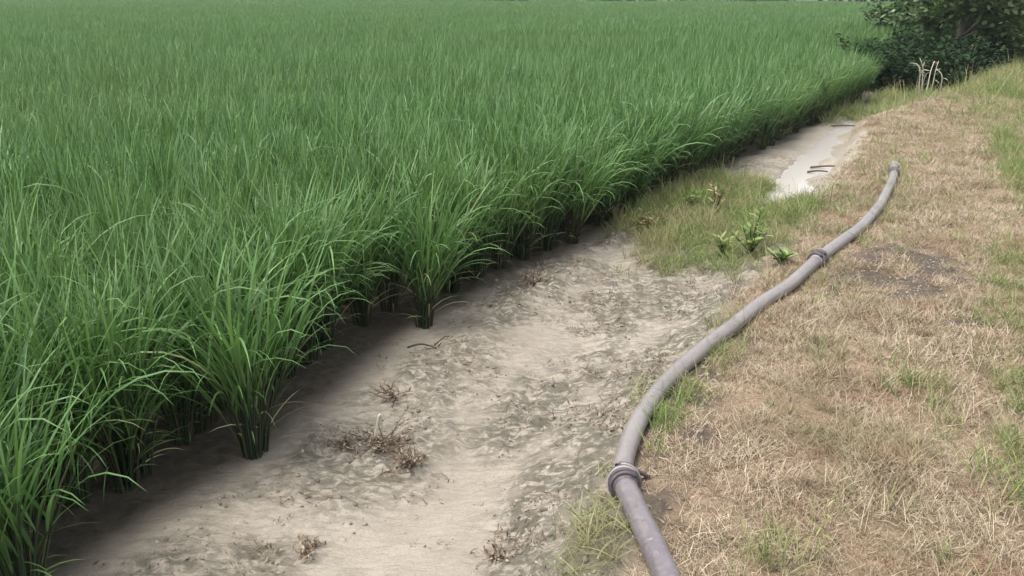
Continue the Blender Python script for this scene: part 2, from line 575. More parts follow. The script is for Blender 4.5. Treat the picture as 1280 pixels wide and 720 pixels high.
def height(x, y, full=False):
    x, y = np.asarray(x, float), np.asarray(y, float)
    bank, pad, weedy, wat, rough = masks(x, y)
    d = x - bank_edge(y)
    z = ZP + 0.20 * sstep(-0.55, 0.22, d)                # the side of the bank
    z = z + 0.10 * sstep(11, 17, y) * bank               # it rises a little far off
    z = z + weedy * 0.05 * (1 - sstep(12, 14, y)) * (1 - bank)
    z = z - 0.065 * wat + 0.02 * sstep(7.0, 8.5, y) * (1 - wat) * (1 - bank) * (1 - pad)
    amp = 1 - sstep(20, 40, y)
    z = z + (fbm(x * 1.3, y * 1.3, 3, 3) - 0.5) * 0.06 * amp * (0.45 + 0.55 * bank)
    z = z + (fbm(x * 6, y * 6, 5, 3) - 0.5) * 0.026 * amp * (0.5 + 0.5 * bank + 0.8 * rough)
    z = z + 0.009 * (1 - np.abs(2 * fbm(x * 3.4, y * 7.5, 15, 3) - 1) * 2.2).clip(-1, 1) * amp * (1 - bank) * (0.35 + rough)
    clod = fbm(x * 17, y * 17, 8, 3)
    z = z + (sstep(0.42, 0.68, clod)) * 0.026 * rough * amp * (1 - bank) + (clod - 0.5) * 0.006 * amp
    off = x - rice_edge(y)
    z = z + 0.035 * np.exp(-((off - 0.30 - 0.10 * np.sin(y * 1.7)) / 0.13) ** 2) * sstep(3.0, 4.2, y) * (1 - sstep(6.6, 7.4, y)) * (0.4 + fbm(x * 4, y * 4, 19, 3)) * (1 - bank)
    z = z + 0.17 * (fbm(x * 2.6, y * 3.6, 23, 4) - 0.46) * wat
    # shallow scoured runnel down the middle of the silt
    mid = rice_edge(y) + 0.60 * (bank_edge(y) - rice_edge(y)) - 0.12
    z = z - 0.022 * np.exp(-((x - mid - 0.06 * np.sin(y * 2.3)) / 0.16) ** 2) * (1 - bank) * (1 - pad) * amp
    # the pipe has settled into the bank
    if full:
        return z, bank, pad, weedy, wat, rough
    return z


def axis(lo, dense0, dense1, hi, step, mid_step, mid):
    a = [np.arange(dense0, dense1, step)]
    a.append(np.arange(dense1, dense1 + mid, mid_step))
    q, s = dense1 + mid, mid_step
    r = []
    while q < hi:
        r.append(q)
        s *= 1.22
        q += s
    a.append(np.array(r + [hi]))
    q, s = dense0, mid_step
    l = []
    while q > lo:
        s *= 1.22
        q -= s
        l.append(q)
    return np.concatenate([np.array(l[::-1])] + a)


def build_ground():
    xs = axis(-500, -2.6, 4.6, 500, 0.024, 0.09, 9)
    ys = axis(-60, 1.4, 9.6, 900, 0.024, 0.09, 12)
    X, Y = np.meshgrid(xs, ys)
    x, y = X.ravel(), Y.ravel()
    z, bank, pad, weedy, wat, rough = height(x, y, True)
    nx, ny = len(xs), len(ys)
    i = (np.arange(ny - 1) * nx)[:, None] + np.arange(nx - 1)[None, :]
    F = np.stack([i, i + 1, i + nx + 1, i + nx], -1).reshape(-1, 4)
    fb, fp = bank[F].mean(1), pad[F].mean(1)
    kind = np.where(fp > 0.5, 0, np.where(fb > 0.5, 2, 1))
    wet = np.clip(0.25 + 0.8 * wat + 0.35 * (1 - rough) * (fbm(x * 0.9, y * 0.9, 51, 3) - 0.35), 0, 1) * (1 - bank)
    V = np.stack([x, y, z], 1)
    A = {'bankness': bank, 'paddy': pad, 'weedy': weedy * (1 - 0.5 * bank), 'rough': rough, 'wet': wet, 'bare': bare_and_shade(x, y)}  # bare: exposed earth together with the pipe's painted contact shadow
    for k, (nm, lab, cat) in enumerate((('ground', 'dark soil of the paddy under the rice', 'ground'),
                                        ('mud_channel', 'pale silty mud strip between the rice and the bank', 'mud'),
                                        ('grass_bank', 'bank of dry straw coloured cut grass beside the pipe', 'bank'))):
        f = F[kind == k]
        used = np.unique(f)
        inv = np.full(len(V), -1)
        inv[used] = np.arange(len(used))
        me = mesh_np(nm, V[used], inv[f], M['ground'], {n: a[used] for n, a in A.items()})
        tag(link(nm, me), lab, cat, kind='structure')


build_ground()

# shallow muddy water lying in the dip
wx0, wy0 = at(930, 262, -0.2)[:2]
wx1, wy1 = at(1085, 140, -0.2)[:2]
n = 40
gx, gy = np.meshgrid(np.linspace(0, 1, n), np.linspace(0, 1, n))
yy = wy0 - 0.4 + gy * (wy1 - wy0 + 1.2)
lo, hi = rice_edge(yy) + 0.15, bank_edge(yy) + 0.05
xx = lo + gx * (hi - lo)
i = (np.arange(n - 1) * n)[:, None] + np.arange(n - 1)[None, :]
F = np.stack([i, i + 1, i + n + 1, i + n], -1).reshape(-1, 4)
V = np.stack([xx.ravel(), yy.ravel(), np.full(n * n, -0.212)], 1)
tag(link('water', mesh_np('water', V, F, M['water'])), 'shallow pale muddy puddle at the far end of the channel', 'water', kind='structure')


# ------------------------------------------------------------------ instancing of uncountable growth inside ONE object
def scatter(name, templates, pts, rot, scl, vid, mats, label, cat, kind='stuff'):
    """templates: list of Geo; pts (n,3); rot (n,3); scl (n,); vid template index per point"""
    V, F, T, A, Mi, var = [], [], [], [], [], []
    n0 = 0
    for k, g in enumerate(templates):
        v, f = np.concatenate(g.V), np.concatenate(g.F)
        V.append(v)
        F.append(f + n0)
        T.append(np.concatenate(g.T))
        A.append(np.concatenate(g.A))
        Mi.append(np.concatenate(g.M))
        var.append(np.full(len(v), k))
        n0 += len(v)
    npt = len(pts)
    V.append(pts)
    T.append(np.zeros(npt))
    A.append(np.zeros(npt))
    var.append(100 + np.asarray(vid))
    rr = np.concatenate([np.zeros((n0, 3)), rot])
    ss = np.concatenate([np.ones(n0), scl])
    me = mesh_np(name, np.concatenate(V), np.concatenate(F), mats,
                 {'tint': np.concatenate(T), 'along': np.concatenate(A), 'variant': np.concatenate(var).astype(np.int32), 'rot': rr, 'scl': ss},
                 np.concatenate(Mi))
    o = tag(link(name, me), label, cat, kind=kind)
    ng = bpy.data.node_groups.new(name + '_scatter', 'GeometryNodeTree')
    ng.interface.new_socket('Geometry', in_out='INPUT', socket_type='NodeSocketGeometry')
    ng.interface.new_socket('Geometry', in_out='OUTPUT', socket_type='NodeSocketGeometry')
    nd, lk = ng.nodes, ng.links
    gi, go = nd.new('NodeGroupInput'), nd.new('NodeGroupOutput')
    join = nd.new('GeometryNodeJoinGeometry')

    def named(nm, typ):
        a = nd.new('GeometryNodeInputNamedAttribute')
        a.data_type = typ
        a.inputs['Name'].default_value = nm
        return next(s for s in a.outputs if s.enabled and s.name == 'Attribute')

    va, ro, sc = named('variant', 'INT'), named('rot', 'FLOAT_VECTOR'), named('scl', 'FLOAT')

    def pick(val):
        c = nd.new('FunctionNodeCompare')
        c.data_type = 'INT'
        c.operation = 'EQUAL'
        ia, ib = [s for s in c.inputs if s.enabled and s.type == 'INT'][:2]
        lk.new(va, ia)
        ib.default_value = val
        s = nd.new('GeometryNodeSeparateGeometry')
        s.domain = 'POINT'
        lk.new(gi.outputs[0], s.inputs['Geometry'])
        lk.new(c.outputs[0], s.inputs['Selection'])
        return s.outputs['Selection']

    for k in range(len(templates)):
        ip = nd.new('GeometryNodeInstanceOnPoints')
        lk.new(pick(100 + k), ip.inputs['Points'])
        lk.new(pick(k), ip.inputs['Instance'])
        lk.new(ro, ip.inputs['Rotation'])
        lk.new(sc, ip.inputs['Scale'])
        lk.new(ip.outputs[0], join.inputs[0])
    lk.new(join.outputs[0], go.inputs[0])
    md = o.modifiers.new('scatter', 'NODES')
    md.node_group = ng
    return o


# ------------------------------------------------------------------ rice
def rice_geo(seed, droop, tillers=24, lean=0.16, h=1.0, lod=0, low=0.40):
    global rng
    keep, rng = rng, np.random.default_rng(seed)
    st, lf = Geo(), Geo()
    for k in range(tillers):
        a = rng.uniform(0, 2 * math.pi)
        r0 = 0.045 * math.sqrt(rng.random())
        t0 = rng.normal(0.03, 0.03) + lean * r0 / 0.045 * rng.uniform(0.6, 1.3)
        hs_ = rng.uniform(0.34, 0.54) * h
        s = np.linspace(0, 1, 5)
        ang = t0 * (0.25 + 1.1 * s)
        rr = r0 + np.concatenate([[0], np.cumsum(np.sin(ang[1:]) * hs_ / 4)])
        zz = np.concatenate([[-0.03], np.cumsum(np.cos(ang[1:]) * hs_ / 4)])
        P = np.stack([rr * math.cos(a), rr * math.sin(a), zz], 1)
        st.tube(P, np.linspace(0.0048, 0.0026, 5), 4 if lod == 0 else 3, rng.random(), cap=False)
        nl = rng.integers(4, 6) + (1 if low > 0.41 else 0)
        u = np.sort(rng.uniform(low, 1.0, nl))
        u[-1] = 1.0
        base = np.stack([np.interp(u, s, P[:, q]) for q in range(3)], 1)
        la = a + rng.normal(0, 0.75, nl) + np.where(rng.random(nl) < 0.25, math.pi, 0)
        flop = rng.random(nl) < droop
        bend = np.where(flop, rng.uniform(1.1, 2.3, nl), rng.gamma(2.0, 0.17, nl))
        ln = rng.uniform(0.36, 0.58, nl) * h * np.where(u < 0.6, 0.85, 1.0)
        lf.blades(base, la, t0 + rng.uniform(0.02, 0.20, nl), bend, ln, rng.uniform(0.007, 0.012, nl), 7 if lod == 0 else 5,
                  np.clip(rng.beta(1.5, 1.6, nl) * 0.88 + np.where(rng.random(nl) < 0.07, 0.3, 0), 0, 1), rng.normal(0, 0.45, nl), shape='rice', droop_pow=rng.choice([1.5, 1.9, 2.6]))
    # old brown leaves at the foot
    nb = 13
    lf.blades(np.stack([rng.normal(0, 0.03, nb), rng.normal(0, 0.03, nb), rng.uniform(0.02, 0.16, nb)], 1), rng.uniform(0, 6.28, nb), rng.uniform(0.5, 1.0, nb),
              rng.uniform(0.7, 1.5, nb), rng.uniform(0.15, 0.36, nb), 0.006, 5, rng.uniform(0.97, 1.0, nb))
    rng = keep
    return st, lf


upright = [rice_geo(100 + k, 0.05, 30, 0.12, 0.97 + 0.02 * k) for k in range(5)]
arching = [rice_geo(200 + k, 0.33, 46, 0.32, 0.95 + 0.03 * k, 0, 0.42) for k in range(5)]
near_meshes = []
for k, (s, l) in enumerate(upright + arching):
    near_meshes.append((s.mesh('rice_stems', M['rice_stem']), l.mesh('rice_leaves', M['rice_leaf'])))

# the planted grid: rows follow the edge
pos = []
for k in range(0, 400):
    off = 0.10 + 0.255 * k
    if off > 22:
        break
    y = np.arange(0.6, 30, 0.225)
    y = y + (k % 2) * 0.1
    jx, jy = rng.normal(0, 0.028, len(y)), rng.normal(0, 0.03, len(y))
    x = rice_edge(y) - off * 1.14 + jx + (0.05 * np.sin(y * 3.1) + rng.normal(0, 0.03, len(y)) - 0.05 if k == 0 else 0)
    pos.append(np.stack([x, y + jy, np.full(len(y), float(k))], 1))
pos = np.concatenate(pos)
shift = np.where(pos[:, 2] == 0, np.where((pos[:, 1] > 2.25) & (pos[:, 1] < 3.0), 0.27, np.where((pos[:, 1] > 3.15) & (pos[:, 1] < 4.35), 0.22, 0.03)), 0)
pos[:, 0] -= shift
hero = np.array([at(32, 752, ZP), at(318, 566, ZP), at(530, 409, ZP)])
d0 = np.min(np.linalg.norm(pos[:, None, :2] - hero[None, :, :2], axis=2), 1)
pos = pos[(d0 > 0.21)]
pos = pos[~((pos[:, 1] > 15.2) & (rice_edge(pos[:, 1]) - pos[:, 0] < 0.35 + 0.5 * (pos[:, 1] - 15.2).clip(0, 2.2)))]
# clear the strip just in front of and beside the two clumps that stand out
pos = np.concatenate([np.concatenate([hero[:, :2], np.full((3, 1), -1.0)], 1), pos])
u, v, zc = project(np.stack([pos[:, 0], pos[:, 1], np.full(len(pos), ZP + 0.8)], 1))
dist = np.hypot(pos[:, 0], pos[:, 1])
inview = (u > -40) & (u < 1320) & (v > -10) & (v < 760) & (zc > 0)
near_y = dist < 22
order = np.argsort(dist + np.where(inview, 0, 1000) + np.where(pos[:, 2] < 0, -500, 0))
NEAR = 300
sel, rest = order[:NEAR], order[NEAR:]
GROUP = 'rice clumps planted in rows'
HERO_LABELS = ['rice clump in the bottom corner beside the mud, its foot cut by the frame',
               'large arching rice clump standing out over the mud nearest the dead weeds',
               'smaller rice clump with a bare dark foot standing alone on the mud edge']
protos = {}
hmax = 0
for c, idx in enumerate(sel):
    x, y, row = pos[idx]
    edge = row <= 1
    vi = int(rng.integers(5, 10)) if edge or rng.random() < 0.12 else int(rng.integers(0, 5))
    if vi not in protos:
        root = bpy.data.objects.new('rice_clump', None)
        root.empty_display_size = 0.1
        col.objects.link(root)
        link('stems', near_meshes[vi][0], root)
        link('leaves', near_meshes[vi][1], root)
        protos[vi] = root
        r = root
    else:
        r = protos[vi].copy()
        col.objects.link(r)
        for ch in protos[vi].children:
            q = ch.copy()
            q.parent = r
            col.objects.link(q)
    s = float(rng.uniform(0.88, 1.07))
    tilt = 0.03 if row < 0 else float(rng.uniform(0.02, 0.12)) if row == 0 else float(rng.normal(0, 0.03))
    r.location = (float(x), float(y), float(height(x, y)) - 0.005)
    # edge clumps lean out over the mud (towards +X, -Y)
    r.rotation_euler = (Matrix.Rotation(tilt, 4, Vector((0.5, 0.85, 0))) @ Matrix.Rotation(float(rng.uniform(0, 6.28)), 4, 'Z')).to_euler()
    r.scale = (s, s, s)
    if row < 0:
        i_h = int(idx)
        r.scale = ((1.1, 1.1, 0.98), (1.08, 1.08, 1.04), (1.0, 1.0, 0.97))[i_h]
        tag(r, HERO_LABELS[i_h], 'rice plant', GROUP)
    elif edge and row == 0:
        tag(r, 'arching green rice clump in the outermost row along the mud', 'rice plant', GROUP)
    else:
        tag(r, 'upright green rice clump inside the paddy behind the outermost row', 'rice plant', GROUP)

# the rest of the crop: single clumps to about 22 m, square metres of canopy beyond
mid_t = [rice_geo(300 + k, 0.06, 24, 0.13, 1.0, 1) for k in range(4)] + [rice_geo(340 + k, 0.36, 34, 0.28, 0.97, 1, 0.48) for k in range(3)]
temps = []
for s, l in mid_t:
    g = Geo()
    for Vq, Fq, Tq, Aq in zip(s.V, s.F, s.T, s.A):
        pass
    g.V, g.T, g.A = l.V + s.V, l.T + s.T, l.A + s.A
    nl = l.n
    g.F = list(l.F) + [f + nl for f in s.F]
    g.M = list(l.M) + [np.ones(len(f), int) for f in s.F]
    g.n = l.n + s.n
    temps.append(g)


def patch_geo(seed, size, nbl, wid):
    global rng
    keep, rng = rng, np.random.default_rng(seed)
    g = Geo()
    base = np.stack([rng.uniform(-size / 2, size / 2, nbl), rng.uniform(-size / 2, size / 2, nbl), rng.uniform(0.25, 0.52, nbl)], 1)
    flop = rng.random(nbl) < 0.1
    g.blades(base, rng.uniform(0, 6.28, nbl), rng.uniform(0.03, 0.32, nbl), np.where(flop, rng.uniform(1, 2, nbl), rng.gamma(2, 0.16, nbl)),
             rng.uniform(0.36, 0.56, nbl), rng.uniform(0.8, 1.2, nbl) * wid, 4, np.clip(rng.beta(1.5, 1.6, nbl) * 0.95, 0, 0.94))
    rng = keep
    return g


np_ = len(temps)
temps += [patch_geo(400 + k, 1.05, 1100, 0.017) for k in range(3)]
temps += [patch_geo(410 + k, 4.1, 3600, 0.05) for k in range(2)]
pp, rr, ss, vv = [], [], [], []
for idx in rest:
    x, y, row = pos[idx]
    if dist[idx] > 22.5 or y < 0.9 or x < -0.95 * y - 3.5:
        continue
    z = ZP
    pp.append((x, y, z))
    rr.append((rng.normal(0, 0.03), rng.normal(0, 0.03) + (0.1 if row == 0 else 0), rng.uniform(0, 6.28) if row else rng.uniform(-0.4, 0.4)))
    ss.append(rng.uniform(0.9, 1.06) * (0.93 + 0.14 * float(vnoise(np.array([x * 0.45]), np.array([y * 0.45]), 201)[0])))
    vv.append(rng.integers(4, 7) if row <= 1 or rng.random() < 0.1 else rng.integers(0, 4))
# metre squares to 60 m, then four metre squares to 130 m
for (size, d0, d1, ids) in ((1.0, 22.0, 62.0, (np_, np_ + 3)), (4.0, 60.0, 150.0, (np_ + 3, np_ + 5))):
    gx, gy = np.meshgrid(np.arange(-150, 150, size), np.arange(2, 142, size))
    gx, gy = gx.ravel() + size / 2, gy.ravel() + size / 2
    d = np.hypot(gx, gy)
    keepm = (gy < 104 - 0.34 * gx) & (d >= d0) & (d < d1) & (gx < rice_edge(gy) - size * 0.6) & (gx > -0.95 * gy - 6) & (gx < 0.85 * gy + 6)
    for x, y in zip(gx[keepm], gy[keepm]):
        pp.append((x, y, ZP + rng.normal(0, 0.015)))
        rr.append((0, 0, rng.integers(0, 4) * math.pi / 2))
        ss.append(rng.uniform(0.96, 1.05))
        vv.append(rng.integers(*ids))
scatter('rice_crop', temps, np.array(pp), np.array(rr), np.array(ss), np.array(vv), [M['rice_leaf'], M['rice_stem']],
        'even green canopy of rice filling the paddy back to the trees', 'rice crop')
print('rice crop instances', len(pp))


# ------------------------------------------------------------------ grass on the bank
def tuft(seed, nbl, ln, wd, tilt, bend, spread, shape='grass', hi=1.0):
    global rng
    keep, rng = rng, np.random.default_rng(seed)
    g = Geo()
    b = np.stack([rng.normal(0, spread, nbl), rng.normal(0, spread, nbl), np.full(nbl, -0.004)], 1)
    g.blades(b, rng.uniform(0, 6.28, nbl), rng.uniform(*tilt, nbl), rng.uniform(*bend, nbl), rng.uniform(*ln, nbl), rng.uniform(*wd, nbl), 4,
             rng.random(nbl) * hi, None, shape=shape, droop_pow=1.2)
    rng = keep
    return g


def sow(n, y0, y1, dens, seed):
    r = np.random.default_rng(seed)
    y = y0 + (y1 - y0) * r.random(n) ** 1.0
    w0, w1 = rice_edge(y) - 0.2, np.maximum(0.72 * y + 1.6, bank_edge(y) + 1.5)
    x = w0 + (w1 - w0) * r.random(n)
    keepm = r.random(n) < dens(x, y)
    return x[keepm], y[keepm], r


green_ells = [ell(1270, 430, 40, 90, 0), ell(1280, 590, 40, 70, 0), ell(1278, 215, 20, 45, 0), ell(1240, 102, 50, 24, 0), ell(1265, 90, 45, 20, 0.05), ell(1150, 500, 40, 30, 0),
              ell(960, 700, 28, 30, 0), ell(1270, 350, 40, 40, 0), ell(905, 430, 30, 22, 0), ell(835, 520, 25, 35, 0)]


def greenness(x, y):
    g = np.zeros_like(x)
    for e in green_ells:
        g = np.maximum(g, blob(x, y, e, 0.7))
    return g


def dry_density(x, y):
    bank, pad, weedy, wat, rough = masks(x, y)
    bare = sstep(0.60, 0.72, fbm(x * 1.1, y * 1.1, 71, 3))
    bare = np.maximum(bare * 0.6, bare_and_shade(x, y) * 1.3)
    return np.clip((0.35 + 0.65 * sstep(0.36, 0.52, fbm(x * 8, y * 8, 79, 3))) * bank ** 1.5 * (1 - 0.8 * bare) * (1 - 0.55 * greenness(x, y)) * np.where(pipe_dist(x, y) < 0.042, 0, 1), 0, 1)


parts = []
for (n, y0, y1, sc) in ((44000, 1.5, 6.0, 1.0), (30000, 6.0, 11.0, 1.15), (22000, 11.0, 24.0, 1.6)):
    x, y, r = sow(n, y0, y1, dry_density, int(y0 * 10) + 5)
    clump = 0.55 + 1.0 * fbm(x * 4.1, y * 4.1, 77, 4)
    parts.append((np.stack([x, y, height(x, y)], 1), sc * clump * r.uniform(0.7, 1.25, len(x))))
P = np.concatenate([p[0] for p in parts])
S = np.concatenate([p[1] for p in parts])
dry = [tuft(500 + k, 42, (0.014, 0.046), (0.0014, 0.0030), (0.6, 1.55), (-0.2, 0.7), 0.022) for k in range(5)] + \
      [tuft(520 + k, 14, (0.035, 0.09), (0.0018, 0.003), (0.1, 0.9), (0.1, 0.9), 0.02) for k in range(2)]
r = np.random.default_rng(90)
scatter('dry_grass', dry, P, np.stack([r.normal(0, 0.1, len(P)), r.normal(0, 0.1, len(P)), r.uniform(0, 6.28, len(P))], 1), S,
        r.choice(7, len(P), p=[.17] * 5 + [.075] * 2), M['dry_grass'], 'short matted straw coloured dead grass covering the bank', 'dry grass')
print('dry', len(P))


def green_density(x, y):
    bank, pad, weedy, wat, rough = masks(x, y)
    p = 1.3 * weedy * np.where(y < 13.2, 1, 0.45) + 0.75 * greenness(x, y) * bank + 0.022 * bank + 0.10 * np.exp(-(pipe_dist(x, y) / 0.18) ** 2)
    return np.clip(p * (0.4 + 0.9 * sstep(0.36, 0.56, fbm(x * 2.6, y * 2.6, 83, 3))) * (1 - wat), 0, 1) * (pipe_dist(x, y) > 0.05) * (pad < 0.7)


parts = []
for (n, y0, y1, sc) in ((9000, 1.5, 6.0, 0.85), (30000, 6.0, 11.0, 0.95), (14000, 11.0, 24.0, 1.5)):
    x, y, r = sow(n, y0, y1, green_density, int(y0 * 10) + 6)
    parts.append((np.stack([x, y, height(x, y)], 1), sc * r.uniform(0.6, 1.3, len(x))))
P = np.concatenate([p[0] for p in parts])
S = np.concatenate([p[1] for p in parts])
grn = [tuft(540 + k, 15, (0.06, 0.15), (0.003, 0.006), (0.1, 0.95), (0.1, 1.1), 0.025, hi=0.97) for k in range(6)] + [tuft(550 + k, 7, (0.14, 0.28), (0.003, 0.005), (0.05, 0.5), (0.1, 0.8), 0.02) for k in range(2)]
scatter('green_grass', grn, P, np.stack([r.normal(0, 0.1, len(P)), r.normal(0, 0.1, len(P)), r.uniform(0, 6.28, len(P))], 1), S,
        r.choice(8, len(P), p=[.155] * 6 + [.035] * 2), M['green_grass'], 'green grass and low weeds in patches on the mud and bank', 'grass')
print('green', len(P))


# dead bits lying on the mud
def debris_density(x, y):
    bank, pad, weedy, wat, rough = masks(x, y)
    nz = sstep(0.45, 0.68, fbm(x * 3.3, y * 3.3, 93, 4))
    return np.clip((0.16 + rough * 1.1) * nz * (1 - bank * 0.7) * (1 - wat) * (1 - 0.5 * pad), 0, 1)


x, y, r = sow(26000, 1.6, 10.5, debris_density, 66)
deb = []
for k in range(7):
    g = Geo()
    keep, rng = rng, np.random.default_rng(600 + k)
    nb = 3 if k < 5 else 8
    b = np.stack([rng.normal(0, 0.014, nb), rng.normal(0, 0.014, nb), rng.uniform(0.001, 0.008, nb)], 1)
    g.blades(b, rng.uniform(0, 6.28, nb), rng.uniform(0.9, 1.6, nb), rng.uniform(-0.6, 0.6, nb), rng.uniform(0.007, 0.03, nb) * (1 if k < 5 else 0.8),
             rng.uniform(0.002, 0.006, nb), 4, rng.random(nb) ** 1.6, None, shape='leaf')
    rng = keep
    deb.append(g)
P = np.stack([x, y, height(x, y)], 1)
scatter('debris', deb, P, np.stack([r.normal(0, 0.3, len(P)), r.normal(0, 0.3, len(P)), r.uniform(0, 6.28, len(P))], 1), r.uniform(0.6, 1.5, len(P)),
        r.integers(0, 7, len(P)), M['dead'], 'dark scraps of dead leaf and straw strewn on the mud', 'debris')
print('debris', len(P))


# crumbled lumps of dried silt
def lump(seed):
    r = np.random.default_rng(seed)
    nu, nv = 9, 7
    th, ph = np.meshgrid(np.linspace(0, 2 * np.pi, nu, endpoint=False), np.linspace(0.02, np.pi - 0.02, nv))
    d = np.stack([np.sin(ph) * np.cos(th), np.sin(ph) * np.sin(th), np.cos(ph)], -1).reshape(-1, 3)
    k = 1 + 0.95 * (fbm(d[:, 0] * 1.9 + 9 * seed, d[:, 1] * 1.6 + d[:, 2] * 1.3, seed, 3) - 0.5) * 2
    V = d * k[:, None] * np.array([1, r.uniform(0.6, 0.95), r.uniform(0.4, 0.65)]) * 0.01
    V[:, 2] += 0.002
    i = (np.arange(nv - 1) * nu)[:, None]
    j = np.arange(nu)[None, :]
    F = np.stack([i + j, i + nu + j, i + nu + (j + 1) % nu, i + (j + 1) % nu], -1).reshape(-1, 4)
    g = Geo()
    g.add(V, F, r.random(), 0.5)
    return g


M['clod'] = leaf_mat('dry_silt', [(0.0, (0.15, 0.122, 0.092)), (0.6, (0.25, 0.205, 0.16)), (1.0, (0.34, 0.285, 0.23))], 0, 0.9, None, 0.2)


def clod_density(x, y):
    bank, pad, weedy, wat, rough = masks(x, y)
    nz = sstep(0.42, 0.66, fbm(x * 4.3, y * 4.3, 97, 4))
    return np.clip((0.02 + rough) * nz * (1 - bank) * (1 - wat) * (1 - 0.7 * pad) + bare_and_shade(x, y) * bank * 0.9, 0, 1)


x, y, r = sow(60000, 1.6, 10.5, clod_density, 68)
P = np.stack([x, y, height(x, y)], 1)
scatter('clods', [lump(k) for k in range(6)], P, np.stack([r.normal(0, 0.4, len(P)), r.normal(0, 0.4, len(P)), r.uniform(0, 6.28, len(P))], 1),
        np.minimum(0.16 + r.gamma(1.3, 0.22, len(P)), 1.1), r.integers(0, 6, len(P)), M['clod'], 'crumbled lumps of dried silt on the mud and beside the pipe', 'mud clods')
print('clods', len(P))


# ------------------------------------------------------------------ the pipe
def build_pipe():
    root = link('irrigation_pipe', None)
    L = pipe_line.copy()
    hh = np.array([max(height(np.array([p[0] + a]), np.array([p[1] + b]))[0] for a, b in ((0, 0), (0.03, 0), (-0.03, 0))) for p in L])
    k = np.ones(15) / 15
    hs_ = np.convolve(np.pad(hh, 7, mode='edge'), k, 'valid')
    C = np.concatenate([L, (hs_ + PR * 0.86)[:, None]], 1)
    # the far end dips a little towards the ground
    root.location = tuple(float(q) for q in C[0])
    off = C[0]
    C = C - off
    d = np.concatenate([[0], np.cumsum(np.linalg.norm(np.diff(C, axis=0), axis=1))])

    def s_at(u, v):
        p = at(u, v, PR)[:2] - off[:2]
        return d[np.argmin(np.hypot(C[:, 0] - p[0], C[:, 1] - p[1]))]

    s1, s2, s3 = s_at(780, 592), s_at(1022, 325), s_at(1116, 216)

    def cut(a, b, step=0.02):
        q = np.arange(a, b, step)
        return np.stack([np.interp(q, d, C[:, i]) for i in range(3)], 1)

    def radius(n, r, seed):
        q = np.arange(n)
        return r * (1 + 0.02 * (vnoise(q * 0.13, q * 0, seed) - 0.5) + 0.012 * (vnoise(q * 0.6, q * 0, seed + 3) - 0.5))

    for (a, b, r_, mt, lab) in ((0, s1 + 0.015, PR * 1.0, 'pipe_near', 'purplish grey near section of the pipe'),
                                (s1 - 0.015, s2, PR * 0.93, 'pipe_far', 'pale grey middle section of the pipe'),
                                (s2 - 0.01, d[-1], PR * 0.93, 'pipe_far', 'pale far section of the pipe')):
        g = Geo()
        p = cut(a, b)
        rad = radius(len(p), r_, int(a * 10))
        g.tube(p, rad, 24, 0.5)
        link('pipe_section', g.mesh('pipe_section', M[mt]), root)['label'] = lab

    def ring(s, width, r_, prof=1.0, n=9, wob=0.0, seed=1):
        q = np.linspace(s - width / 2, s + width / 2, n)
        p = np.stack([np.interp(q, d, C[:, i]) for i in range(3)], 1)
        t = np.linspace(-1, 1, n)
        g = Geo()
        g.tube(p, r_ * (1 - 0.18 * np.abs(t) ** 3 * prof), 24, 0.5)
        return g

    def coil(s, turns, pitch, r_, th, skew, tail=None):
        """a strap wound round the pipe"""
        m = int(turns * 26)
        ph = np.linspace(0, turns * 2 * np.pi, m) + 0.8
        sc = s + np.linspace(-0.5, 0.5, m) * turns * pitch + skew * np.sin(ph)
        c = np.stack([np.interp(sc, d, C[:, i]) for i in range(3)], 1)
        c2 = np.stack([np.interp(sc + 0.01, d, C[:, i]) for i in range(3)], 1)
        t = c2 - c
        t /= np.linalg.norm(t, axis=1, keepdims=True)
        a = np.cross(t, [0, 0, 1.0])
        a /= np.linalg.norm(a, axis=1, keepdims=True)
        b = np.cross(a, t)
        pts = c + r_ * (np.cos(ph)[:, None] * a + np.sin(ph)[:, None] * b)
        if tail is not None:
            pts = np.concatenate([pts, pts[-1:] + np.linspace(0.15, 1, 8)[:, None] * np.asarray(tail)[None, :] + np.sin(np.linspace(0, 3, 8))[:, None] * np.array([[0, 0, 0.008]])])
        g = Geo()
        g.tube(pts, th, 6, 0.5)
        return g

    # near joint: a wide socket bound with dark strap, a loose end lying out on the grass
    jt = link('coupling', ring(s1, 0.085, PR * 1.22).mesh('coupling', M['rubber']), root)
    jt['label'] = 'near coupling bound with dark strap'
    link('strap', coil(s1, 3.2, 0.021, PR * 1.27, 0.0075, 0.008, (0.12, 0.015, -0.062)).mesh('strap', M['rubber']), jt)
    link('strap', coil(s1 + 0.003, 1.15, 0.02, PR * 1.38, 0.006, 0.014).mesh('strap', M['pale_strap']), jt)
    jt = link('coupling', ring(s2, 0.10, PR * 1.12).mesh('coupling', M['pale_strap']), root)
    jt['label'] = 'middle coupling with two dark bands'
    link('strap', coil(s2 - 0.025, 1.6, 0.018, PR * 1.2, 0.009, 0.008).mesh('strap', M['rubber']), jt)
    link('strap', coil(s2 + 0.03, 1.6, 0.018, PR * 1.2, 0.009, 0.01, (-0.05, -0.03, -0.05)).mesh('strap', M['rubber']), jt)
    jt = link('coupling', ring(s3, 0.11, PR * 1.42).mesh('coupling', M['rubber']), root)
    jt['label'] = 'dark collar at the far end of the pipe'
    link('cap', ring(d[-1] - 0.005, 0.05, PR * 1.25, 0.5).mesh('cap', M['pale_strap']), jt)
    # a faint joint ridge close to the camera
    sj = s_at(818, 684)
    link('pipe_ridge', ring(sj, 0.03, PR * 1.05).mesh('pipe_ridge', M['pipe_near']), root)
    tag(root, 'long grey plastic irrigation pipe lying along the bank edge with strapped joints', 'pipe')


build_pipe()


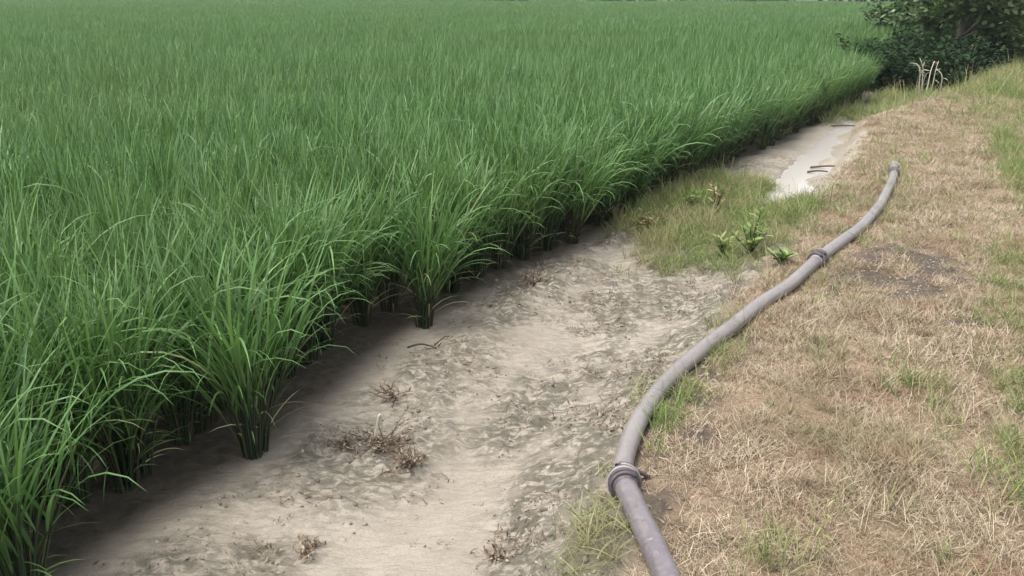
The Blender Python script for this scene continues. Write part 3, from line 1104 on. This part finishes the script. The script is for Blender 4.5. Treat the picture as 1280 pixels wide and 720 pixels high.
# ------------------------------------------------------------------ single weeds, twigs and stalks
def zat(x, y):
    return float(height(np.array([x]), np.array([y]))[0])


def place(u, v, z=-0.1):
    for _ in range(4):
        p = at(u, v, z)
        z = zat(p[0], p[1])
    return np.array([p[0], p[1], z])


def broad_weed(u, v, h, nst, mat, label, seed, leaf=(0.05, 0.09), group=None):
    global rng
    keep, rng = rng, np.random.default_rng(seed)
    root = link('broadleaf_weed', None, None, place(u, v))
    st, lf = Geo(), Geo()
    for k in range(nst):
        a, t = rng.uniform(0, 6.28), rng.uniform(0.08, 0.75)
        hh = h * rng.uniform(0.65, 1.05)
        s = np.linspace(0, 1, 6)
        Pp = np.stack([np.cos(a) * np.sin(t) * hh * s ** 1.2, np.sin(a) * np.sin(t) * hh * s ** 1.2, np.cos(t) * hh * s - 0.01], 1)
        st.tube(Pp, np.linspace(0.005, 0.0025, 6), 5, 0.3)
        nl = int(11 + 5 * rng.random())
        q = rng.uniform(0.3, 1.0, nl)
        b = np.stack([np.interp(q, s, Pp[:, i]) for i in range(3)], 1)
        lf.blades(b, rng.uniform(0, 6.28, nl), rng.uniform(0.7, 1.3, nl), rng.uniform(0.1, 0.8, nl), rng.uniform(*leaf, nl), rng.uniform(0.013, 0.024, nl), 5,
                  rng.random(nl), rng.normal(0, 0.3, nl), shape='leaf')
    link('stems', st.mesh('weed_stems', M['rice_stem']), root)
    link('leaves', lf.mesh('weed_leaves', mat), root)
    rng = keep
    return tag(root, label, 'weed', group)


broad_weed(938, 318, 0.30, 9, M['weed_leaf'], 'yellow green broadleaf weed standing beside the pipe near the puddle', 1, (0.045, 0.085))
broad_weed(893, 268, 0.30, 4, M['red_leaf'], 'reddish brown tall weed behind the yellow green weed', 2)
broad_weed(905, 322, 0.15, 5, M['weed_leaf'], 'small low yellow green weed in the green patch at the end of the mud', 3)
broad_weed(975, 330, 0.13, 5, M['weed_leaf'], 'small yellow green weed close against the pipe before the middle joint', 5)
broad_weed(862, 262, 0.16, 5, M['weed_leaf'], 'yellow green weed near the rice in the green patch', 6)
broad_weed(812, 292, 0.15, 4, M['red_leaf'], 'low brown leaved weed at the edge of the rice', 4)


def stalks(u, v, h, n, label, seed, mat='straw', spread=0.05, crook=0.8, thick=0.004, name='dry_stalk', cat='weed', green=False):
    global rng
    keep, rng = rng, np.random.default_rng(seed)
    root = link(name, None, None, place(u, v))
    st, lf = Geo(), Geo()
    for k in range(n):
        a, t = rng.uniform(0, 6.28), rng.uniform(0.0, 0.22)
        hh = h * rng.uniform(0.6, 1.0)
        s = np.linspace(0, 1, 12)
        ang = t + crook * rng.uniform(0.3, 1.6) * sstep(0.62, 1.0, s) * 1.6
        ds = hh / 11
        b0 = rng.normal(0, spread, 2)
        r_ = np.concatenate([[0], np.cumsum(np.sin(ang[1:]) * ds)])
        z_ = np.concatenate([[0], np.cumsum(np.cos(ang[1:]) * ds)])
        Pp = np.stack([b0[0] + np.cos(a) * r_, b0[1] + np.sin(a) * r_, z_ - 0.01], 1)
        st.tube(Pp, np.linspace(thick, thick * 0.5, 12), 5, rng.random())
        nl = 5
        q = rng.uniform(0.2, 1.0, nl)
        b = np.stack([np.interp(q, s, Pp[:, i]) for i in range(3)], 1)
        lf.blades(b, rng.uniform(0, 6.28, nl), rng.uniform(0.4, 1.6, nl), rng.uniform(0.4, 1.4, nl), rng.uniform(0.1, 0.2, nl) * h * 1.4, 0.012 * h + 0.003, 5, rng.random(nl), shape='leaf')
    link('stems', st.mesh('stalk_stems', M[mat]), root)
    link('leaves', lf.mesh('stalk_leaves', M['green_grass'] if green else M[mat]), root)
    rng = keep
    return tag(root, label, cat)


stalks(1163, 122, 0.80, 5, 'pale dry weed stalks with hooked tops in front of the dark shrubs', 11, spread=0.12, thick=0.013)
stalks(1140, 116, 0.60, 5, 'shorter dry weed stalks to one side of the hooked pale stalks', 12, spread=0.12, thick=0.010)
stalks(1188, 112, 0.55, 6, 'leaning thin dry stalks between the hooked stalks and the green hump', 13, spread=0.14, thick=0.009)
stalks(1022, 712, 0.22, 2, 'thin yellowish grass stems rising from the dry grass by the camera', 14, mat='weed_leaf', spread=0.02, crook=0.15, thick=0.0016, name='seeding_grass', cat='grass')
stalks(957, 708, 0.12, 7, 'small yellow green grass tuft among the dry grass near the pipe', 15, mat='weed_leaf', spread=0.02, crook=0.4, thick=0.0025, name='grass_tuft', cat='grass', green=True)
stalks(845, 225, 0.30, 4, 'thin dry stems at the rice edge above the green patch', 16, spread=0.08, thick=0.004)
stalks(1040, 262, 0.28, 4, 'thin rust coloured stems between the puddle and the pipe end', 17, mat='dead', spread=0.09, thick=0.004)


def dead_weed(u, v, h, n, r0, label, seed, pale=False):
    global rng
    keep, rng = rng, np.random.default_rng(seed)
    g = Geo()
    for k in range(n):
        q = np.linspace(0, 1, 8)
        t = rng.uniform(0.3, 1.5)
        ln = rng.uniform(0.5, 1.2) * (h * 0.9 + r0 * 0.8)
        ang = t + rng.uniform(-0.3, 1.2) * q
        az = rng.uniform(0, 6.28) + np.linspace(0, rng.normal(0, 1.6), 8)
        b0 = rng.normal(0, r0 * 0.35, 2)
        st = np.stack([np.sin(ang) * np.cos(az), np.sin(ang) * np.sin(az), np.cos(ang)], 1) * ln / 7
        Pp = np.concatenate([[[0, 0, 0]], np.cumsum(st[1:], 0)]) + np.array([b0[0], b0[1], 0.0])
        Pp[:, 2] = np.maximum(Pp[:, 2], 0.0) + 0.002
        g.tube(Pp, np.linspace(0.0024, 0.0012, 8), 4, rng.random() * 0.8)
        nl = 10
        w = rng.uniform(0.1, 1, nl)
        b = np.stack([np.interp(w, q, Pp[:, i]) for i in range(3)], 1)
        g.blades(b, rng.uniform(0, 6.28, nl), rng.uniform(0.4, 1.9, nl), rng.uniform(-0.8, 1.2, nl), rng.uniform(0.008, 0.03, nl), rng.uniform(0.004, 0.010, nl), 4, rng.random(nl), shape='leaf')
    o = link('dead_weed', g.mesh('dead_weed', M['dead']), None, place(u, v))
    if pale:
        g = Geo()
        q = np.linspace(0, 1, 14)
        Pp = np.stack([-0.02 + 0.05 * q ** 0.5, -0.02 * np.sin(q * 3), 0.04 + 0.13 * np.sin(np.pi * 0.75 * q)], 1)
        g.tube(Pp, 0.005, 6, 1.0)
        link('stalk', g.mesh('pale_stalk', M['straw']), o)['label'] = 'pale curved stalk'
    rng = keep
    return tag(o, label, 'dead weed')


dead_weed(472, 560, 0.11, 34, 0.085, 'largest tangle of dead brown weed with one pale curved stalk on the mud', 21, True)
dead_weed(432, 560, 0.06, 16, 0.06, 'small dead weed scrap between the big rice clump and the largest tangle', 22)
dead_weed(512, 585, 0.07, 20, 0.06, 'dead brown weed tangle on the channel side of the largest one', 23)
dead_weed(490, 497, 0.06, 14, 0.06, 'dead weed scrap lying beyond the largest tangle towards the twig', 24)
dead_weed(390, 690, 0.03, 12, 0.05, 'flat dark scrap of dead weed on the mud near the bottom edge', 25)
dead_weed(620, 700, 0.03, 16, 0.06, 'flat dark weed scrap on the mud between the track and the pipe', 26)
dead_weed(665, 355, 0.06, 20, 0.09, 'low dead weed clods beyond the lone rice clump', 27)
dead_weed(800, 288, 0.07, 22, 0.09, 'dead brown weed heap where the mud meets the green patch', 28)

# twig in front of the lone rice clump
g = Geo()
s = np.linspace(0, 1, 9)
g.tube(np.stack([-0.11 + 0.2 * s, 0.012 * np.sin(s * 5), 0.012 + 0.016 * np.sin(s * 4)], 1), np.linspace(0.006, 0.003, 9), 6, 0.05)
g.tube(np.stack([0.03 + 0.06 * s, 0.02 + 0.03 * s, 0.015 + 0.045 * s], 1), np.linspace(0.004, 0.002, 9), 6, 0.05)
g.tube(np.stack([0.055 + 0.02 * s, 0.0 - 0.02 * s, 0.02 + 0.03 * s], 1), np.linspace(0.004, 0.002, 9), 6, 0.05)
tag(link('twig', g.mesh('twig', M['dead']), None, place(535, 437)), 'dark forked twig lying on the mud below the lone rice clump', 'twig')
# two sticks at the puddle
for (u, v, ln, az, lab) in ((1034, 209, 0.38, 0.1, 'dark stick lying across the puddle, the larger of two'), (1022, 215, 0.22, 0.05, 'short dark stick beside the larger one in the puddle'),
                            (1052, 158, 0.5, 0.1, 'dark stick at the far end of the puddle')):
    g = Geo()
    g.tube(np.stack([(s - 0.5) * ln * math.cos(az), (s - 0.5) * ln * math.sin(az), 0.006 + 0.012 * np.sin(s * 3)], 1), np.linspace(0.012, 0.007, 9), 7, 0.02)
    p = at(u, v, -0.2)
    tag(link('stick', g.mesh('stick', M['dead']), None, (p[0], p[1], -0.205)), lab, 'stick')


# ------------------------------------------------------------------ shrubs and trees at the end of the channel
def leaves_cloud(g, centres, radii, n_each, size, hang=0.3):
    for c, r_ in zip(centres, radii):
        n = int(n_each)
        d = rng.normal(0, 1, (n, 3))
        d /= np.linalg.norm(d, axis=1, keepdims=True)
        p = c + d * (r_ * rng.random((n, 1)) ** 0.45) * np.array([1, 1, 0.8])
        g.blades(p, rng.uniform(0, 6.28, n), rng.uniform(0.7, 2.2, n), rng.uniform(0, 0.9, n), rng.uniform(0.7, 1.3, n) * size, rng.uniform(0.4, 0.65, n) * size, 3,
                 np.clip(rng.beta(2, 2.3, n), 0, 1), rng.normal(0, 0.5, n), shape='leaf')


def tree(x, y, h, spread, low, label, seed, leaf=0.13, nleaf=110, group='trees at the end of the channel', mat='tree_leaf'):
    global rng
    keep, rng = rng, np.random.default_rng(seed)
    z0 = zat(x, y) - 0.04
    root = link('tree', None, None, (x, y, z0))
    tr, lm, cr = Geo(), Geo(), Geo()
    s = np.linspace(0, 1, 10)
    top = np.array([rng.normal(0, 0.25), rng.normal(0, 0.25), h * 0.75])
    T = np.stack([top[0] * s + 0.08 * np.sin(s * 5), top[1] * s + 0.06 * np.cos(s * 4), top[2] * s], 1)
    tr.tube(T, np.linspace(0.12, 0.04, 10), 9, 0.5)
    cs, rs = [], []
    for k in range(30):
        f = rng.uniform(low / h, 0.98)
        b = np.array([np.interp(min(f, 1), s, T[:, i]) for i in range(3)])
        a = rng.uniform(0, 6.28)
        ln = spread * rng.uniform(0.45, 1.0) * (1 - 0.5 * max(0, f - 0.4))
        e = b + np.array([math.cos(a) * ln, math.sin(a) * ln, rng.uniform(-0.12, 0.5) * ln])
        q = np.linspace(0, 1, 7)[:, None]
        bow = np.sin(np.linspace(0, math.pi, 7))[:, None] * np.array([[0, 0, 0.12 * ln]])
        lm.tube(b + (e - b) * q + bow, np.linspace(0.035, 0.010, 7), 6, 0.5)
        for w in (0.5, 0.75, 1.0):
            cs.append(b + (e - b) * w + rng.normal(0, 0.16, 3) + np.array([0, 0, 0.05]))
            rs.append(rng.uniform(0.22, 0.5))
    leaves_cloud(cr, cs, rs, nleaf, leaf)
    tk = link('trunk', tr.mesh('trunk', M['bark']), root)
    link('limbs', lm.mesh('limbs', M['bark']), tk)
    link('crown', cr.mesh('crown', M[mat]), root)
    rng = keep
    return tag(root, label, 'tree', group)


tree(10.2, 20.0, 4.6, 2.0, 1.0, 'leafy tree at the field end, first one beside the rice', 31, mat='light_leaf', leaf=0.15)
tree(12.2, 21.8, 5.4, 2.1, 0.9, 'leafy tree behind the green hump of the bank, beside the picture edge', 32, leaf=0.15)
tree(11.2, 24.6, 6.0, 2.3, 0.7, 'dark tree standing behind the other two at the field end', 33)


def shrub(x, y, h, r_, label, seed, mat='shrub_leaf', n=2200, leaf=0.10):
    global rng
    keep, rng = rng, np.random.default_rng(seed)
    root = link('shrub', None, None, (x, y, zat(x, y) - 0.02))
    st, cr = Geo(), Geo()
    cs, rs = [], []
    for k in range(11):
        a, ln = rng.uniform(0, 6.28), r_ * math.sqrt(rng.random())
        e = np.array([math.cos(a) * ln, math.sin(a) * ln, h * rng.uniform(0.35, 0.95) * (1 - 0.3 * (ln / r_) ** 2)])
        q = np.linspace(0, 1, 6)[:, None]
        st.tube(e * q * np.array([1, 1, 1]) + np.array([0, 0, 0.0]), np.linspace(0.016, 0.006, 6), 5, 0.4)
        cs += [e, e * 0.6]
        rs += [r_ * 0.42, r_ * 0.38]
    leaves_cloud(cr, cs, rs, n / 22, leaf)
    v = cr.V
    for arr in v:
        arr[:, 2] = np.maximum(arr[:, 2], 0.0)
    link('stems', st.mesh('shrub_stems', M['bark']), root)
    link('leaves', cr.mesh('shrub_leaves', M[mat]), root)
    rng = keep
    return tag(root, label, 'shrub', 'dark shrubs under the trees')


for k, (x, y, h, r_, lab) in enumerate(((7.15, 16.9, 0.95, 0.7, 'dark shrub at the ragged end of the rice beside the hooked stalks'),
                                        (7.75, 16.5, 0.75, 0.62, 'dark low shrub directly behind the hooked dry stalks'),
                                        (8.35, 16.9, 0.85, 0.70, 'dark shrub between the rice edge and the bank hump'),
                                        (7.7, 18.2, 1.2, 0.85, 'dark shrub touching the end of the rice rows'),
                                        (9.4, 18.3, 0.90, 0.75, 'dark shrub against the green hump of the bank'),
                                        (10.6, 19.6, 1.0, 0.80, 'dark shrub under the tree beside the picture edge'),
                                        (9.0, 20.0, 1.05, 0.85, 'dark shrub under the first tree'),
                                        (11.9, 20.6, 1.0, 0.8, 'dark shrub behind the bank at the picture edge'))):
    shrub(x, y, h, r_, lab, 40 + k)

# ------------------------------------------------------------------ far trees beyond the field: one dark mass
g = Geo()
keep, rng = rng, np.random.default_rng(55)
cs, rs = [], []
for x in np.arange(-150, 170, 2.6):
    y = 109 - 0.34 * x + 1.5 * math.sin(x * 0.05) + rng.normal(0, 1.2)
    hh = rng.uniform(4.5, 9)
    for k in range(7):
        cs.append(np.array([x + rng.normal(0, 1.3), y + rng.normal(0, 1.2), ZP + hh * (0.05 + 0.9 * rng.random())]))
        rs.append(rng.uniform(1.2, 2.2))
leaves_cloud(g, cs, rs, 55, 0.75)
for arr in g.V:
    arr[:, 2] = np.maximum(arr[:, 2], ZP)
rng = keep
tag(link('treeline', g.mesh('treeline', M['shrub_leaf'])), 'dark line of trees along the far end of the paddy', 'trees', kind='stuff')

# ------------------------------------------------------------------ haze
HAZE = 0.0007
if HAZE > 0:
    bm_v = np.array([(x, y, z) for x in (-520, 520) for y in (-80, 920) for z in (-1.4, 12)], float)
    bm_f = np.array([(0, 1, 3, 2), (4, 6, 7, 5), (0, 4, 5, 1), (2, 3, 7, 6), (0, 2, 6, 4), (1, 5, 7, 3)])
    m = bpy.data.materials.new('haze')
    m.use_nodes = True
    nd, lk = m.node_tree.nodes, m.node_tree.links
    nd.remove(nd['Principled BSDF'])
    pv = nd.new('ShaderNodeVolumePrincipled')
    pv.inputs['Color'].default_value = (0.86, 0.92, 0.92, 1)
    pv.inputs['Density'].default_value = HAZE
    pv.inputs['Anisotropy'].default_value = 0.2
    lk.new(pv.outputs[0], nd['Material Output'].inputs['Volume'])
    tag(link('haze', mesh_np('haze', bm_v, bm_f, m, smooth=False)), 'thin pale humid haze over the paddy', 'haze', kind='stuff')
